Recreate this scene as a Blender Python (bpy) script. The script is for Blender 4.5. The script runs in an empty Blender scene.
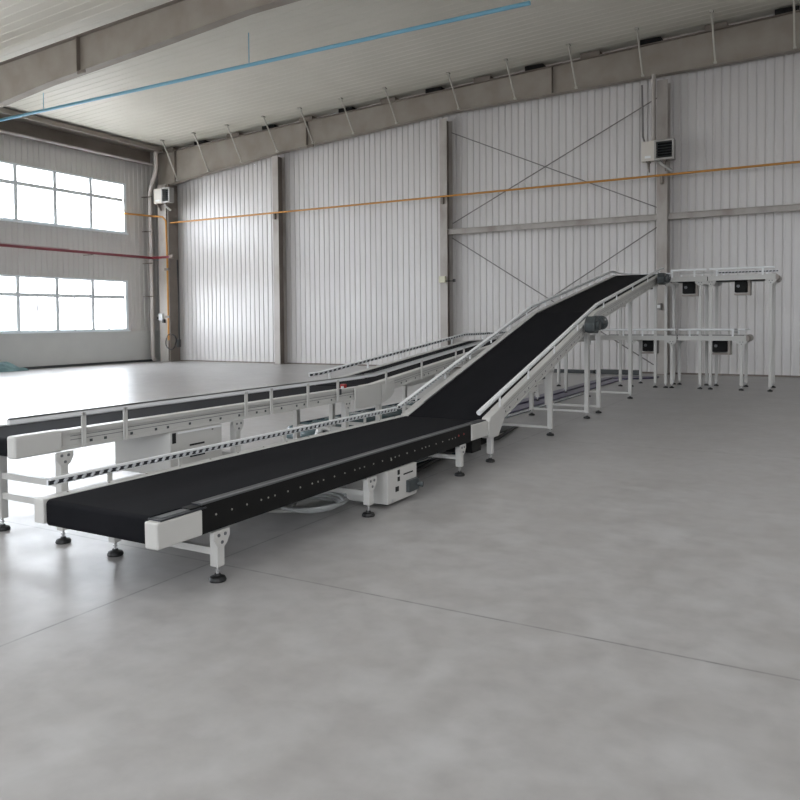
import bpy, bmesh, math, random
from mathutils import Vector, Matrix
random.seed(4)
C = bpy.context.scene.collection
PI = math.pi

# ------------------------------------------------------------------ materials
def mat(name, col, rough=.5, metal=0., spec=.5):
    m = bpy.data.materials.new(name); m.use_nodes = True
    b = m.node_tree.nodes['Principled BSDF']
    b.inputs['Base Color'].default_value = (*col, 1); b.inputs['Roughness'].default_value = rough
    b.inputs['Metallic'].default_value = metal; b.inputs['Specular IOR Level'].default_value = spec
    return m
def mottle(m, col2, scale=3., amount=.5, detail=6, stretch=(1, 1, 1), rough=None, bump=0., lo=.35, hi=.65):
    """mixes a second colour through object-space noise"""
    nt = m.node_tree; N = nt.nodes; L = nt.links; b = N['Principled BSDF']
    tc = N.new('ShaderNodeTexCoord'); mp = N.new('ShaderNodeMapping'); mp.inputs['Scale'].default_value = stretch
    no = N.new('ShaderNodeTexNoise'); no.inputs['Scale'].default_value = scale; no.inputs['Detail'].default_value = detail
    rp = N.new('ShaderNodeMapRange'); rp.inputs[1].default_value = lo; rp.inputs[2].default_value = hi
    rp.inputs[3].default_value = 0; rp.inputs[4].default_value = amount
    mx = N.new('ShaderNodeMix'); mx.data_type = 'RGBA'
    mx.inputs[6].default_value = b.inputs['Base Color'].default_value[:]; mx.inputs[7].default_value = (*col2, 1)
    L.new(tc.outputs['Object'], mp.inputs[0]); L.new(mp.outputs[0], no.inputs['Vector']); L.new(no.outputs['Fac'], rp.inputs[0])
    L.new(rp.outputs[0], mx.inputs[0]); L.new(mx.outputs[2], b.inputs['Base Color'])
    if rough:
        r2 = N.new('ShaderNodeMapRange'); r2.inputs[1].default_value = lo; r2.inputs[2].default_value = hi
        r2.inputs[3].default_value = rough[0]; r2.inputs[4].default_value = rough[1]
        L.new(no.outputs['Fac'], r2.inputs[0]); L.new(r2.outputs[0], b.inputs['Roughness'])
    if bump:
        bp = N.new('ShaderNodeBump'); bp.inputs['Strength'].default_value = bump; bp.inputs['Distance'].default_value = .02
        L.new(no.outputs['Fac'], bp.inputs['Height']); L.new(bp.outputs[0], b.inputs['Normal'])
    return m

WHITE = mottle(mat('cream_powder_coat', (.55, .54, .515), .36), (.49, .48, .455), 2, .4)
WHITE2 = mat('bright_white_paint', (.76, .77, .77), .3)
PLASTIC = mat('white_plastic_roller', (.50, .51, .52), .35)
BLACKP = mat('black_painted_steel', (.007, .007, .007), .55, 0, .2)
BELT = mottle(mat('black_rubber_belt', (.0055, .0058, .0075), .8, 0, .10), (.009, .009, .011), 5, .6, stretch=(1, .3, 1))
DARKSTRIP = mat('black_plastic_strip', (.03, .032, .038), .35)
GREYSTRIP = mat('grey_slide_strip', (.16, .165, .17), .35, .5)
STEEL = mat('bare_steel', (.5, .5, .5), .3, .9)
PAD = mat('black_rubber_foot', (.012, .012, .012), .5)
SCREW = mat('zinc_screw_head', (.30, .29, .26), .4, .3)
REDP = mat('red_plastic', (.33, .02, .02), .4)
MOTOR = mottle(mat('dark_grey_motor_casting', (.055, .065, .068), .45), (.03, .035, .035), 9, .7)
DARK = mat('dark_opening', (.01, .01, .01), .8)
METER = mat('dark_display_glass', (.03, .035, .035), .1)
COLM = mottle(mat('column_primer_grey', (.44, .41, .38), .55), (.22, .17, .14), 1.3, .7, stretch=(1, 1, .5), lo=.45, hi=.7)
COLD = mottle(mat('brown_primer_and_web_shade', (.17, .14, .12), .6), (.26, .23, .20), 1.0, .6)  # brown primer; also paints in the shade on column and eave webs
RAFT = mottle(mat('rafter_primer', (.27, .235, .20), .6), (.35, .32, .28), 1.4, .7)
WALLP = mottle(mat('ribbed_wall_panel', (.65, .63, .615), .33), (.59, .565, .55), .7, .6, stretch=(1, 1, .3))
DADO = mottle(mat('painted_low_wall', (.62, .62, .60), .6), (.56, .56, .55), 1, .6)
ROOFP = mottle(mat('roof_lining', (.70, .675, .60), .5), (.64, .615, .54), .8, .6)
FRAMEW = mat('white_window_frame', (.80, .85, .88), .35)
HEAT = mat('cream_heater_case', (.62, .58, .52), .45)
HEATG = mat('grey_heater_case', (.33, .32, .30), .45)
ORANGE = mat('orange_yellow_pipe_paint', (.52, .24, .045), .4)
RED = mat('dark_red_pipe_paint', (.16, .014, .022), .35)
REDTOP = mat('pale_pipe_lagging', (.45, .38, .37), .5)
BLUE = mat('light_blue_pipe_paint', (.20, .46, .62), .4)
PVC = mat('pinkish_white_pvc', (.58, .53, .50), .4)
CABLE = mat('black_cable', (.015, .015, .015), .5)
WIRE = mat('grey_white_cable', (.50, .51, .50), .45)
ROD = mat('grey_tie_rod', (.22, .205, .20), .5, .3)
BRACE = mat('light_brace_paint', (.50, .48, .43), .5)
CARD = mat('pale_cardboard', (.50, .49, .46), .8)
PURPLE = mottle(mat('dark_purple_rubber', (.085, .07, .15), .35), (.035, .03, .055), 2, .8, stretch=(1, .3, 1))
FILM = mottle(mat('blue_green_film', (.045, .075, .08), .2), (.10, .14, .15), 3, .7, stretch=(1, .5, 1), bump=.5)
FILMT = mat('dark_blue_film_edge', (.02, .04, .055), .25)
TEAL = mottle(mat('teal_tarpaulin', (.18, .30, .31), .5), (.10, .16, .17), 3, .7)
YEL = mat('yellowed_plastic_box', (.60, .58, .44), .5)
SLATE = mottle(mat('dark_grey_rubber_sheet', (.045, .05, .052), .6), (.08, .085, .085), 2, .6)

def glass_mat():
    m = bpy.data.materials.new('clear_window_glass'); m.use_nodes = True
    nt = m.node_tree; nt.nodes.clear()
    o = nt.nodes.new('ShaderNodeOutputMaterial'); mx = nt.nodes.new('ShaderNodeMixShader')
    t = nt.nodes.new('ShaderNodeBsdfTransparent'); g = nt.nodes.new('ShaderNodeBsdfGlossy')
    t.inputs[0].default_value = (.97, .97, .97, 1); g.inputs['Roughness'].default_value = .02
    mx.inputs[0].default_value = .06
    nt.links.new(t.outputs[0], mx.inputs[1]); nt.links.new(g.outputs[0], mx.inputs[2]); nt.links.new(mx.outputs[0], o.inputs[0])
    return m
GLASS = glass_mat()
ADDED_SKYPANEL = glass_mat(); ADDED_SKYPANEL.name = 'added_skylight_sheet'  # sheet of the added skylights
ADDED_SKYPANEL.node_tree.nodes['Transparent BSDF'].inputs[0].default_value = (.19, .182, .174, 1)

def floor_mat():
    m = mat('polished_concrete', (.27, .265, .26), .25, 0, .8)
    nt = m.node_tree; N = nt.nodes; L = nt.links; b = N['Principled BSDF']
    tc = N.new('ShaderNodeTexCoord')
    def noise(s, d, dist=0.):
        n = N.new('ShaderNodeTexNoise'); n.inputs['Scale'].default_value = s; n.inputs['Detail'].default_value = d
        n.inputs['Distortion'].default_value = dist
        L.new(tc.outputs['Object'], n.inputs['Vector']); return n
    def rng(src, a, c, lo, hi):
        r = N.new('ShaderNodeMapRange'); r.inputs[1].default_value = a; r.inputs[2].default_value = c
        r.inputs[3].default_value = lo; r.inputs[4].default_value = hi; L.new(src, r.inputs[0]); return r
    def mix(fac, a, bb):
        x = N.new('ShaderNodeMix'); x.data_type = 'RGBA'; L.new(fac, x.inputs[0])
        for k, v in ((6, a), (7, bb)):
            if isinstance(v, tuple): x.inputs[k].default_value = (*v, 1)
            else: L.new(v, x.inputs[k])
        return x
    n1 = noise(1.3, 7, .2); n2 = noise(7, 5, 0); n3 = noise(.25, 3); n4 = noise(3.2, 7, .3)
    a = mix(rng(n1.outputs['Fac'], .35, .65, 0, 1).outputs[0], (.345, .331, .319), (.395, .384, .376))
    c = mix(rng(n2.outputs['Fac'], .35, .75, 0, .55).outputs[0], a.outputs[2], (.275, .264, .256))
    d = mix(rng(n4.outputs['Fac'], .45, .75, 0, .6).outputs[0], c.outputs[2], (.45, .445, .44))
    # saw-cut joints every 6.3 m
    sp = N.new('ShaderNodeSeparateXYZ'); L.new(tc.outputs['Object'], sp.inputs[0])
    outs = []
    for k, off in ((0, 3.8), (1, -3.98)):
        ad = N.new('ShaderNodeMath'); ad.operation = 'ADD'; ad.inputs[1].default_value = off + 630; L.new(sp.outputs[k], ad.inputs[0])
        mo = N.new('ShaderNodeMath'); mo.operation = 'PINGPONG'; mo.inputs[1].default_value = 3.15; L.new(ad.outputs[0], mo.inputs[0])
        lt = rng(mo.outputs[0], .004, .012, 1, 0); outs.append(lt.outputs[0])
    mxm = N.new('ShaderNodeMath'); mxm.operation = 'MAXIMUM'; L.new(outs[0], mxm.inputs[0]); L.new(outs[1], mxm.inputs[1])
    br = rng(n2.outputs['Fac'], .3, .6, .25, .85)
    mm = N.new('ShaderNodeMath'); mm.operation = 'MULTIPLY'; L.new(mxm.outputs[0], mm.inputs[0]); L.new(br.outputs[0], mm.inputs[1])
    e = mix(mm.outputs[0], d.outputs[2], (.17, .165, .16))
    L.new(e.outputs[2], b.inputs['Base Color'])
    rr = rng(n4.outputs['Fac'], .3, .7, .31, .40); L.new(rr.outputs[0], b.inputs['Roughness'])
    bp = N.new('ShaderNodeBump'); bp.inputs['Strength'].default_value = .02; bp.inputs['Distance'].default_value = .02
    L.new(n2.outputs['Fac'], bp.inputs['Height']); L.new(bp.outputs[0], b.inputs['Normal'])
    return m
FLOOR = floor_mat()

# ------------------------------------------------------------------ mesh builder
class MB:
    def __init__(s, swap=False): s.v = []; s.f = []; s.swap = swap
    def _p(s, p): return (p[1], p[0], p[2]) if s.swap else tuple(p)   # swap: given (v,u,z) with u along Y -> u along X
    def poly(s, pts, faces):
        n = len(s.v); s.v += [s._p(p) for p in pts]; s.f += [tuple(n + i for i in f) for f in faces]
    def box(s, x0, x1, y0, y1, z0, z1):
        s.poly([(x, y, z) for x in (x0, x1) for y in (y0, y1) for z in (z0, z1)],
               [(0, 1, 3, 2), (4, 6, 7, 5), (0, 4, 5, 1), (2, 3, 7, 6), (0, 2, 6, 4), (1, 5, 7, 3)])
    def prism(s, pts, a, b, axis=0):
        """closed polygon extruded along axis 0 (pts=(y,z)), 1 (pts=(x,z)) or 2 (pts=(x,y))"""
        n = len(pts)
        def P(t, q): return (t, q[0], q[1]) if axis == 0 else ((q[0], t, q[1]) if axis == 1 else (q[0], q[1], t))
        s.poly([P(a, q) for q in pts] + [P(b, q) for q in pts],
               [tuple(range(n)), tuple(range(2 * n - 1, n - 1, -1))] + [(i, (i + 1) % n, n + (i + 1) % n, n + i) for i in range(n)])
    def sweep(s, prof, a, b, z0, z1, axis=0):
        """a bar following the (u,z) profile, between v=a and v=b, from z+z0 to z+z1"""
        pts = []
        for (u, z) in prof: pts += [(a, u, z + z0), (b, u, z + z0), (b, u, z + z1), (a, u, z + z1)]
        f = []
        for i in range(len(prof) - 1):
            k = 4 * i
            for j in range(4): f.append((k + j, k + (j + 1) % 4, k + 4 + (j + 1) % 4, k + 4 + j))
        m = 4 * (len(prof) - 1); f += [(0, 3, 2, 1), (m, m + 1, m + 2, m + 3)]
        s.poly(pts, f)
    def tube(s, pts, r, n=10, cap=True):
        P = [Vector(p) for p in pts]; rings = []
        for i, p in enumerate(P):
            if i == 0: t = P[1] - p
            elif i == len(P) - 1: t = p - P[-2]
            else: t = (P[i + 1] - p).normalized() + (p - P[i - 1]).normalized()
            t.normalize()
            up = Vector((0, 0, 1)) if abs(t.z) < .9 else Vector((1, 0, 0))
            a = t.cross(up).normalized(); b = t.cross(a)
            k = 1.
            if 0 < i < len(P) - 1:
                c = (P[i + 1] - p).normalized().dot((p - P[i - 1]).normalized()); k = 1 / max(.6, math.sqrt((1 + c) / 2))
            rings.append([p + (a * math.cos(2 * PI * j / n) + b * math.sin(2 * PI * j / n)) * r * (k if False else 1) for j in range(n)])
        pt = [tuple(q) for R in rings for q in R]; f = []
        for i in range(len(P) - 1):
            for j in range(n): f.append((i * n + j, i * n + (j + 1) % n, (i + 1) * n + (j + 1) % n, (i + 1) * n + j))
        if cap: f += [tuple(range(n)), tuple(range(len(P) * n - 1, (len(P) - 1) * n - 1, -1))]
        s.poly(pt, f)
    def lathe(s, cx, cy, prof, n=16):
        """profile [(r,z)] around a vertical axis"""
        pt = []; f = []
        for (r, z) in prof: pt += [(cx + r * math.cos(2 * PI * j / n), cy + r * math.sin(2 * PI * j / n), z) for j in range(n)]
        for i in range(len(prof) - 1):
            for j in range(n): f.append((i * n + j, i * n + (j + 1) % n, (i + 1) * n + (j + 1) % n, (i + 1) * n + j))
        f += [tuple(range(n)), tuple(range(len(prof) * n - 1, (len(prof) - 1) * n - 1, -1))]
        s.poly(pt, f)
    def build(s, name, m, parent=None, bevel=0, smooth=False, org=None):
        me = bpy.data.meshes.new(name)
        if org is None:
            if s.v and parent is None:
                xs, ys, zs = zip(*s.v); org = ((min(xs) + max(xs)) / 2, (min(ys) + max(ys)) / 2, min(zs))
            else: org = (0, 0, 0)
        if parent is not None:
            pw = Vector(parent['_w']) if '_w' in parent else Vector((0, 0, 0))
            if s.v:
                xs, ys, zs = zip(*s.v); org = ((min(xs) + max(xs)) / 2, (min(ys) + max(ys)) / 2, min(zs))
        me.from_pydata([(a - org[0], b - org[1], c - org[2]) for a, b, c in s.v], [], s.f)
        bm = bmesh.new(); bm.from_mesh(me); bmesh.ops.recalc_face_normals(bm, faces=bm.faces); bm.to_mesh(me); bm.free()
        me.materials.append(m)
        o = bpy.data.objects.new(name, me); C.objects.link(o)
        if parent is not None:
            o.parent = parent; o.location = Vector(org) - pw
        else: o.location = org
        o['_w'] = tuple(org)
        if bevel:
            b = o.modifiers.new('Bevel', 'BEVEL'); b.width = bevel; b.segments = 3; b.limit_method = 'ANGLE'
        if smooth:
            for p in me.polygons: p.use_smooth = True
            o.modifiers.new('Edges', 'EDGE_SPLIT').split_angle = math.radians(40)
        return o
def tag(o, label, cat, group=None, kind=None):
    o['label'] = label; o['category'] = cat
    if group: o['group'] = group
    if kind: o['kind'] = kind
    return o
def thing(name, label, cat, loc, group=None):
    o = bpy.data.objects.new(name, None); C.objects.link(o); o.location = loc; o['_w'] = tuple(loc); o.empty_display_size = .2
    return tag(o, label, cat, group)
def struct(o): o['kind'] = 'structure'; return o

# ------------------------------------------------------------------ hall dimensions
XL, XR, YF, YB = -25.6, 17.0, -14.0, 24.0
def zroof(x): return 9.06 + .045 * (min(x, 0) - XL) - .045 * max(x, 0)
PITCH = .23
def rib_profile(a, b, cuts=()):
    """(coordinate, depth) list of a trapezoidal cladding profile"""
    out = []; t = a
    while t < b - 1e-6:
        for d, h in ((0, 0), (.150, 0), (.172, .026), (.208, .026)):
            if t + d < b: out.append((t + d, h))
        t += PITCH
    out.append((b, 0))
    for c in cuts:
        for i in range(len(out) - 1):
            if out[i][0] < c < out[i + 1][0]:
                k = (c - out[i][0]) / (out[i + 1][0] - out[i][0])
                out.insert(i + 1, (c, out[i][1] + k * (out[i + 1][1] - out[i][1]))); break
    return out
# window layout ------------------------------------------------------
ROWS = ((1.36, 3.42), (5.36, 7.42))
WL = [(15.55, 22.12), (5.55, 12.12), (-4.45, 2.12), (-13.4, -7.9)]       # left wall, along Y
WR = []
ADDED_WF = [(-2.5, 4.1), (6.5, 13.1)]   # windows added behind the camera for front fill, along X
ADDED_SKY = [(-10.6, -8.8), (-4.6, -2.8), (1.0, 2.8), (6.4, 8.2)]                 # unseen translucent strips added to the roof for fill light, Y ranges
ADDED_SKX = [(-23.0, -1.5), (1.5, 15.0)]  # X ranges of the added skylights

m = MB(); m.poly([(XL, YF, 0), (XR, YF, 0), (XR, YB, 0), (XL, YB, 0)], [(0, 1, 2, 3)])
m.box(XL, XR, YF, YB, -.2, -.001)
struct(m.build('floor', FLOOR, org=(0, 0, 0)))

def wall(name, a, b, plane, inward, along, ztop, wins, zlow):
    """ribbed cladding from zlow to the roof, with real window openings"""
    cuts = [c for w in wins for c in w]
    pr = rib_profile(a, b, cuts); mb = MB()
    def P(t, d, z): return (plane - inward * d, t, z) if along == 'Y' else (t, plane - inward * d, z)
    for (t0, d0), (t1, d1) in zip(pr, pr[1:]):
        tm = (t0 + t1) / 2; zs = [(zlow, None)]
        inside = any(w0 < tm < w1 for w0, w1 in wins)
        segs = [(zlow, ROWS[0][0]), (ROWS[0][1], ROWS[1][0]), (ROWS[1][1], None)] if inside else [(zlow, None)]
        for z0, z1 in segs:
            za = ztop(t0) if z1 is None else z1; zb = ztop(t1) if z1 is None else z1
            mb.poly([P(t0, d0, z0), P(t1, d1, z0), P(t1, d1, zb), P(t0, d0, za)], [(0, 1, 2, 3)])
    return mb
zt_side = lambda t: zroof(XL) + .02
wl = struct(wall('wall_left', YF, YB, XL, 1, 'Y', zt_side, WL, 1.31).build('wall_left', WALLP, org=(XL, 5, 0)))
md = MB()
md.box(XL - .15, XL + .03, YF, YB, 0, 1.31)
dl = md.build('low_wall', DADO, wl)
mr = wall('wall_right', YF, YB, XR, -1, 'Y', lambda t: zroof(XR) + .02, WR, 1.31)
wr = struct(mr.build('wall_right', WALLP, org=(XR, 5, 0)))
md = MB(); md.box(XR - .03, XR + .15, YF, YB, 0, 1.31); md.build('low_wall', DADO, wr)
struct(wall('wall_back', XL, XR, YB, -1, 'X', lambda t: zroof(t) + .02, [], 0).build('wall_back', WALLP, org=(-4, YB, 0)))
wf = struct(wall('wall_front', XL, XR, YF, 1, 'X', lambda t: zroof(t) + .02, ADDED_WF, 1.31).build('wall_front', WALLP, org=(-4, YF, 0)))
md = MB(); md.box(XL, XR, YF - .15, YF + .03, 0, 1.31); md.build('low_wall', DADO, wf)
# dark strip at the foot of the left wall, baseboard at the back
m = MB(); m.box(XL + .03, XL + .06, YF, YB - .5, 0, .09); struct(m.build('foot_strip_left', SLATE))
m = MB(); m.box(XL + .1, XR - .1, YB - .035, YB - .005, 0, .05); struct(m.build('baseboard_back', COLD))
# roof lining, ribbed along the slope
def roof_sheet(mb, dz, ribs):
    ys = [YF - (0 if ribs else .2)]; t = YF
    if ribs:
        ys = []
        while t < YB: ys += [(t, 0), (min(t + .27, YB), 0), (min(t + .285, YB), .012)]; t += .3
        ys.append((YB, 0))
    else: ys = [(YF - .2, 0), (YB + .2, 0)]
    for a, b in ADDED_SKY:
        ys = [q for q in ys if not a < q[0] < b] + [(a, 0), (b, 0)]
    ys.sort()
    for (t0, d0), (t1, d1) in zip(ys, ys[1:]):
        if t1 - t0 < 1e-6: continue
        hole = any(a - 1e-6 <= t0 and t1 <= b + 1e-6 for a, b in ADDED_SKY)
        xr = [(XL - .2, 0), (0, XR + .2)] if not hole else [(XL - .2, ADDED_SKX[0][0]), (ADDED_SKX[0][1], 0), (0, ADDED_SKX[1][0]), (ADDED_SKX[1][1], XR + .2)]
        for x0, x1 in xr:
            mb.poly([(x0, t0, zroof(x0) + d0 + dz), (x1, t0, zroof(x1) + d0 + dz), (x1, t1, zroof(x1) + d1 + dz), (x0, t1, zroof(x0) + d1 + dz)], [(0, 1, 2, 3)])
mb = MB(); roof_sheet(mb, 0, True); struct(mb.build('ceiling', ROOFP, org=(0, 5, 9)))
mb = MB(); roof_sheet(mb, .1, False); struct(mb.build('trim_1', COLD, org=(0, 5, 9)))
k = 1
for a, b in ADDED_SKY:  # skylights added out of view to brighten the hall
    for x0, x1 in ADDED_SKX:
        k += 1; mb = MB(); e = .06
        mb.poly([(x0, a, zroof(x0) + e), (x1, a, zroof(x1) + e), (x1, b, zroof(x1) + e), (x0, b, zroof(x0) + e)], [(0, 1, 2, 3)])
        struct(mb.build('trim_%d' % k, ADDED_SKYPANEL, org=((x0 + x1) / 2, (a + b) / 2, 9.5)))
        L = bpy.data.lights.new('added_skylight_portal', 'AREA'); L.shape = 'RECTANGLE'; L.size = x1 - x0; L.size_y = b - a; L.cycles.is_portal = True
        lo = bpy.data.objects.new('added_skylight_portal', L); C.objects.link(lo)
        lo.location = ((x0 + x1) / 2, (a + b) / 2, (zroof(x0) + zroof(x1)) / 2 + .08)
        lo.rotation_euler = (0, math.atan2(zroof(x0) - zroof(x1), x1 - x0), 0)

# ------------------------------------------------------------------ windows
wn = [0]
def window(plane, inward, along, a, b, z0, z1, lower, mull=None):
    wn[0] += 1
    def bx(mb, t0, t1, d0, d1, zz0, zz1):
        lo, hi = sorted((plane + inward * d0, plane + inward * d1))
        if along == 'Y': mb.box(lo, hi, t0, t1, zz0, zz1)
        else: mb.box(t0, t1, lo, hi, zz0, zz1)
    f = MB(); w = .13; w2 = .07
    for (t0, t1) in ((a, a + w), (b - w, b)): bx(f, t0, t1, -.10, .05, z0, z1)
    bx(f, a + w, b - w, -.10, .05, z0, z0 + w2); bx(f, a + w, b - w, -.10, .05, z1 - w2, z1)
    n = 4; step = 1.6; edges = [b - w - step * k for k in range(0, n + 1)]
    edges = [e for e in edges if e > a + w + .3] + [a + w]; edges = edges[::-1]
    tr = z0 + (z1 - z0) * .66
    for e in edges[1:-1]: bx(f, e - .075, e + .075, -.08, .04, z0 + w2, z1 - w2)
    for e0, e1 in zip(edges, edges[1:]):
        bx(f, e0 + .045, e1 - .045, -.07, .03, tr - .07, tr + .07)
    o = f.build('window_%d' % wn[0], FRAMEW); struct(o)
    p = MB(); bx(p, a + .06, b - .06, -.035, -.03, z0 + .02, z1 - .02); p.build('window_pane', GLASS, o)
    s = MB()
    for e0, e1 in zip(edges, edges[1:]):
        c = (e0 + e1) / 2
        if lower:
            bx(s, c - .03, c + .03, -.05, -.015, z0 + w2, tr - .035)
            bx(s, e0 + .045, e0 + .065, -.05, -.015, z0 + w2, tr - .035); bx(s, e1 - .065, e1 - .045, -.05, -.015, z0 + w2, tr - .035)
        else:
            bx(s, c - .03, c + .03, -.02, .01, tr - .30, tr - .26)     # latch
            bx(s, c - .012, c + .012, -.02, .0, tr - .62, tr - .50)
    s.build('sash_bar' if lower else 'latch', WHITE2 if lower else STEEL, o)
    if along == 'Y' and plane == XL:
        l = MB(); bx(l, a - .02, b + .02, .0, .12, z0 - .05, z0)
        l.build('window_sill', FRAMEW, o)
    # daylight portal: guides sampling of the sky through the opening, gives no light of its own
    L = bpy.data.lights.new('daylight_portal', 'AREA'); L.shape = 'RECTANGLE'; L.size = b - a; L.size_y = z1 - z0
    L.cycles.is_portal = True
    lo = bpy.data.objects.new('daylight_portal', L); C.objects.link(lo)
    cpos = (a + b) / 2; pp = plane - inward * .15
    lo.location = (pp, cpos, (z0 + z1) / 2) if along == 'Y' else (cpos, pp, (z0 + z1) / 2)
    d = Vector((inward, 0, 0)) if along == 'Y' else Vector((0, inward, 0))
    lo.rotation_euler = d.to_track_quat('-Z', 'Y').to_euler()
for k, (z0, z1) in enumerate(ROWS[::-1]):
    for a, b in WL: window(XL, 1, 'Y', a, b, z0, z1, k == 1)
for k, (z0, z1) in enumerate(ROWS):
    for a, b in WR: window(XR, -1, 'Y', a, b, z0, z1, k == 0)
    for a, b in ADDED_WF: window(YF, 1, 'X', a, b, z0, z1, k == 0)  # added windows, unseen, there for light from the front

# ------------------------------------------------------------------ steel structure
def h_column(x, y0, y1, w, h, label, cat='column', group='steel columns along the back wall'):
    """H section: flanges parallel to the back wall"""
    t = thing('steel_column', label, cat, (x, (y0 + y1) / 2, 0), group)
    m = MB(); m.box(x - w / 2, x + w / 2, y0, y0 + .02, 0, h); m.build('front_flange', COLM, t)
    m = MB(); m.box(x - .008, x + .008, y0 + .02, y1 - .02, 0, h); m.build('web', COLD, t)  # darker than the flanges: shade of the recess put into the colour
    m = MB(); m.box(x - w / 2, x + w / 2, y1 - .02, y1, 0, h); m.build('rear_flange', COLM, t)
    m = MB(); m.box(x - w / 2 - .04, x + w / 2 + .04, y0 - .04, y1, 0, .02); m.build('base_plate', COLD, t)
    return t
h_column(-18.86, 23.52, 23.96, .27, 8.07, 'steel column at back wall nearest the left corner')
h_column(-11.62, 23.52, 23.96, .27, 8.50, 'steel column behind the low incline with pale box on it')
h_column(-4.45, 23.52, 23.96, .30, 8.66, 'steel column at back wall holding the right heater')
h_column(2.8, 23.52, 23.96, .30, 8.62, 'steel column at back wall right of the picture')
# corner column
t = thing('corner_column', 'brown steel column in the left corner under the roof beam', 'column', (-24.85, 23.7, 0))
m = MB(); m.box(-25.06, -24.58, 23.35, 23.37, 0, 7.5); m.build('front_flange', COLM, t)
m = MB(); m.box(-24.84, -24.81, 23.37, 23.9, 0, 7.5); m.build('web', COLD, t)
m = MB(); m.box(-24.58, -24.50, 23.40, 23.92, 0, 7.5); m.build('side_plate', COLD, t)
m = MB(); m.box(-25.08, -24.5, 23.92, 23.95, 0, 7.5); m.build('rear_flange', COLD, t)

def zlow_r(x):       # underside of the end rafter
    P = [(-25.3, 7.40), (-23.8, 7.62), (-18.5, 8.20), (-14.1, 8.50), (-11.6, 8.70), (-4, 8.85), (0, 8.95), (6, 8.80), (12, 8.3), (16.8, 7.4)]
    for (a, p), (b, q) in zip(P, P[1:]):
        if a <= x <= b: return p + (q - p) * (x - a) / (b - a)
    return P[-1][1]
def rafter(y, label):
    t = thing('roof_rafter', label, 'roof beam', (0, y, 9), 'roof beams across the hall')
    xs = [-25.3, -23.8, -21, -18.5, -16, -14.1, -11.6, -8, -4, 0, 4, 8, 12, 14, 16.8]
    top = lambda x: zroof(x) - .24
    w = MB()
    w.prism([(x, zlow_r(x)) for x in xs] + [(x, top(x)) for x in xs[::-1]], y - .006, y + .006, 1); w.build('web', RAFT, t)
    f = MB(); g = MB()
    for a, b in zip(xs, xs[1:]):
        for fn, q, s in ((zlow_r, f, -.02), (top, g, 0)):
            q.prism([(a, fn(a) + s), (b, fn(b) + s), (b, fn(b) + s + .02), (a, fn(a) + s + .02)], y - .13, y + .13, 1)
    f.build('bottom_flange', RAFT, t); g.build('top_flange', COLD, t)
    for x in (-24.2, -17.35, -7.8, 0, 7.8, 15):
        st = MB(); st.box(x - .01, x + .01, y - .12, y - .007, zlow_r(x), top(x)); st.build('stiffener', COLD, t)
    sp = MB(); sp.box(-17.3, -17.0, y - .15, y - .11, zlow_r(-17.15) - .10, zlow_r(-17.15) - .02); sp.build('splice_plate', COLD, t)
    return t
raf = rafter(23.62, 'brown tapered roof beam along the top of the back wall')
for yy in (13.6, 3.6, -6.4): rafter(yy, {13.6: 'brown roof beam crossing overhead nearest the back wall one', 3.6: 'brown roof beam directly above the camera', -6.4: 'brown roof beam behind the camera'}[yy])
# diagonal flange braces of the end rafter
for k, x in enumerate((-24.0, -22.25, -20.5, -18.7, -17.0, -15.2, -13.4, -11.0, -9.0, -7, -5, -3, -1)):
    m = MB(); zt = zroof(x) - .02
    m.tube([(x, 23.47, zlow_r(x) + .03), (x, 22.68, zt)], .028, 6)
    m.box(x - .05, x + .05, 22.60, 22.74, zt - .03, zt + .015)
    m.box(x - .04, x + .04, 23.42, 23.50, zlow_r(x) - .0, zlow_r(x) + .05)
    m.build('brace_rod', BRACE, raf)
# purlin ends; near-black colour paints in the shade of the gap above the rafter
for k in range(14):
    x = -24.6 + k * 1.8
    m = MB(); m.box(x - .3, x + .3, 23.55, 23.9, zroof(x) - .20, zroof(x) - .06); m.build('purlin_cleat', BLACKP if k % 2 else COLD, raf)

# eave beams of the left wall
t = thing('eave_beam', 'brown eave beam along the top of the left wall', 'beam', (-25.0, 5, 8.4))
m = MB(); m.box(-25.42, -25.40, YF + .2, 23.3, 8.38, 9.0); m.build('web', COLD, t)  # dark colour stands in for the shade on this web
m = MB(); m.box(-25.3, -25.1, YF + .2, 23.3, 8.33, 8.38); m.build('bottom_flange', COLM, t)
m = MB(); m.box(-25.40, -24.74, YF + .2, 23.3, 8.90, 8.92); m.box(-24.76, -24.74, YF + .2, 23.3, 8.92, 9.04); m.box(-24.78, -24.72, YF + .2, 23.3, 8.86, 8.90); m.build('top_flange', RAFT, t)
m = MB(); m.box(-25.56, -25.30, YF + .2, 23.3, 8.36, 8.38); m.build('soffit_plate', COLD, t)
# light blue pipe beneath the roof, upper left
m = MB(); m.tube([(-25.2, 16.1, 8.6 - .02), (-22.2, 16.2, 8.62), (-14, 16.4, 8.7), (-6, 16.6, 8.78)], .05, 10)
m.tube([(-22.5, 16.19, 8.62), (-22.5, 16.19, zroof(-22.5) - .01)], .012, 6); m.tube([(-14, 16.4, 8.7), (-14, 16.4, zroof(-14) - .01)], .012, 6)
tag(m.build('blue_pipe', BLUE, smooth=True), 'light blue pipe hanging just under the roof lining, upper left', 'pipe')

# horizontal struts between the columns
for a, b, lab in ((-11.48, -4.61, 'grey channel strut left of the right heater column'), (-4.29, 2.64, 'grey channel strut right of the right heater column')):
    m = MB(); m.box(a, b, 23.62, 23.64, 4.59, 4.77); m.box(a, b, 23.55, 23.62, 4.75, 4.77); m.box(a, b, 23.55, 23.62, 4.59, 4.61)
    tag(m.build('horizontal_strut', COLM), lab, 'beam', 'channel struts between the columns')
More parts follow.
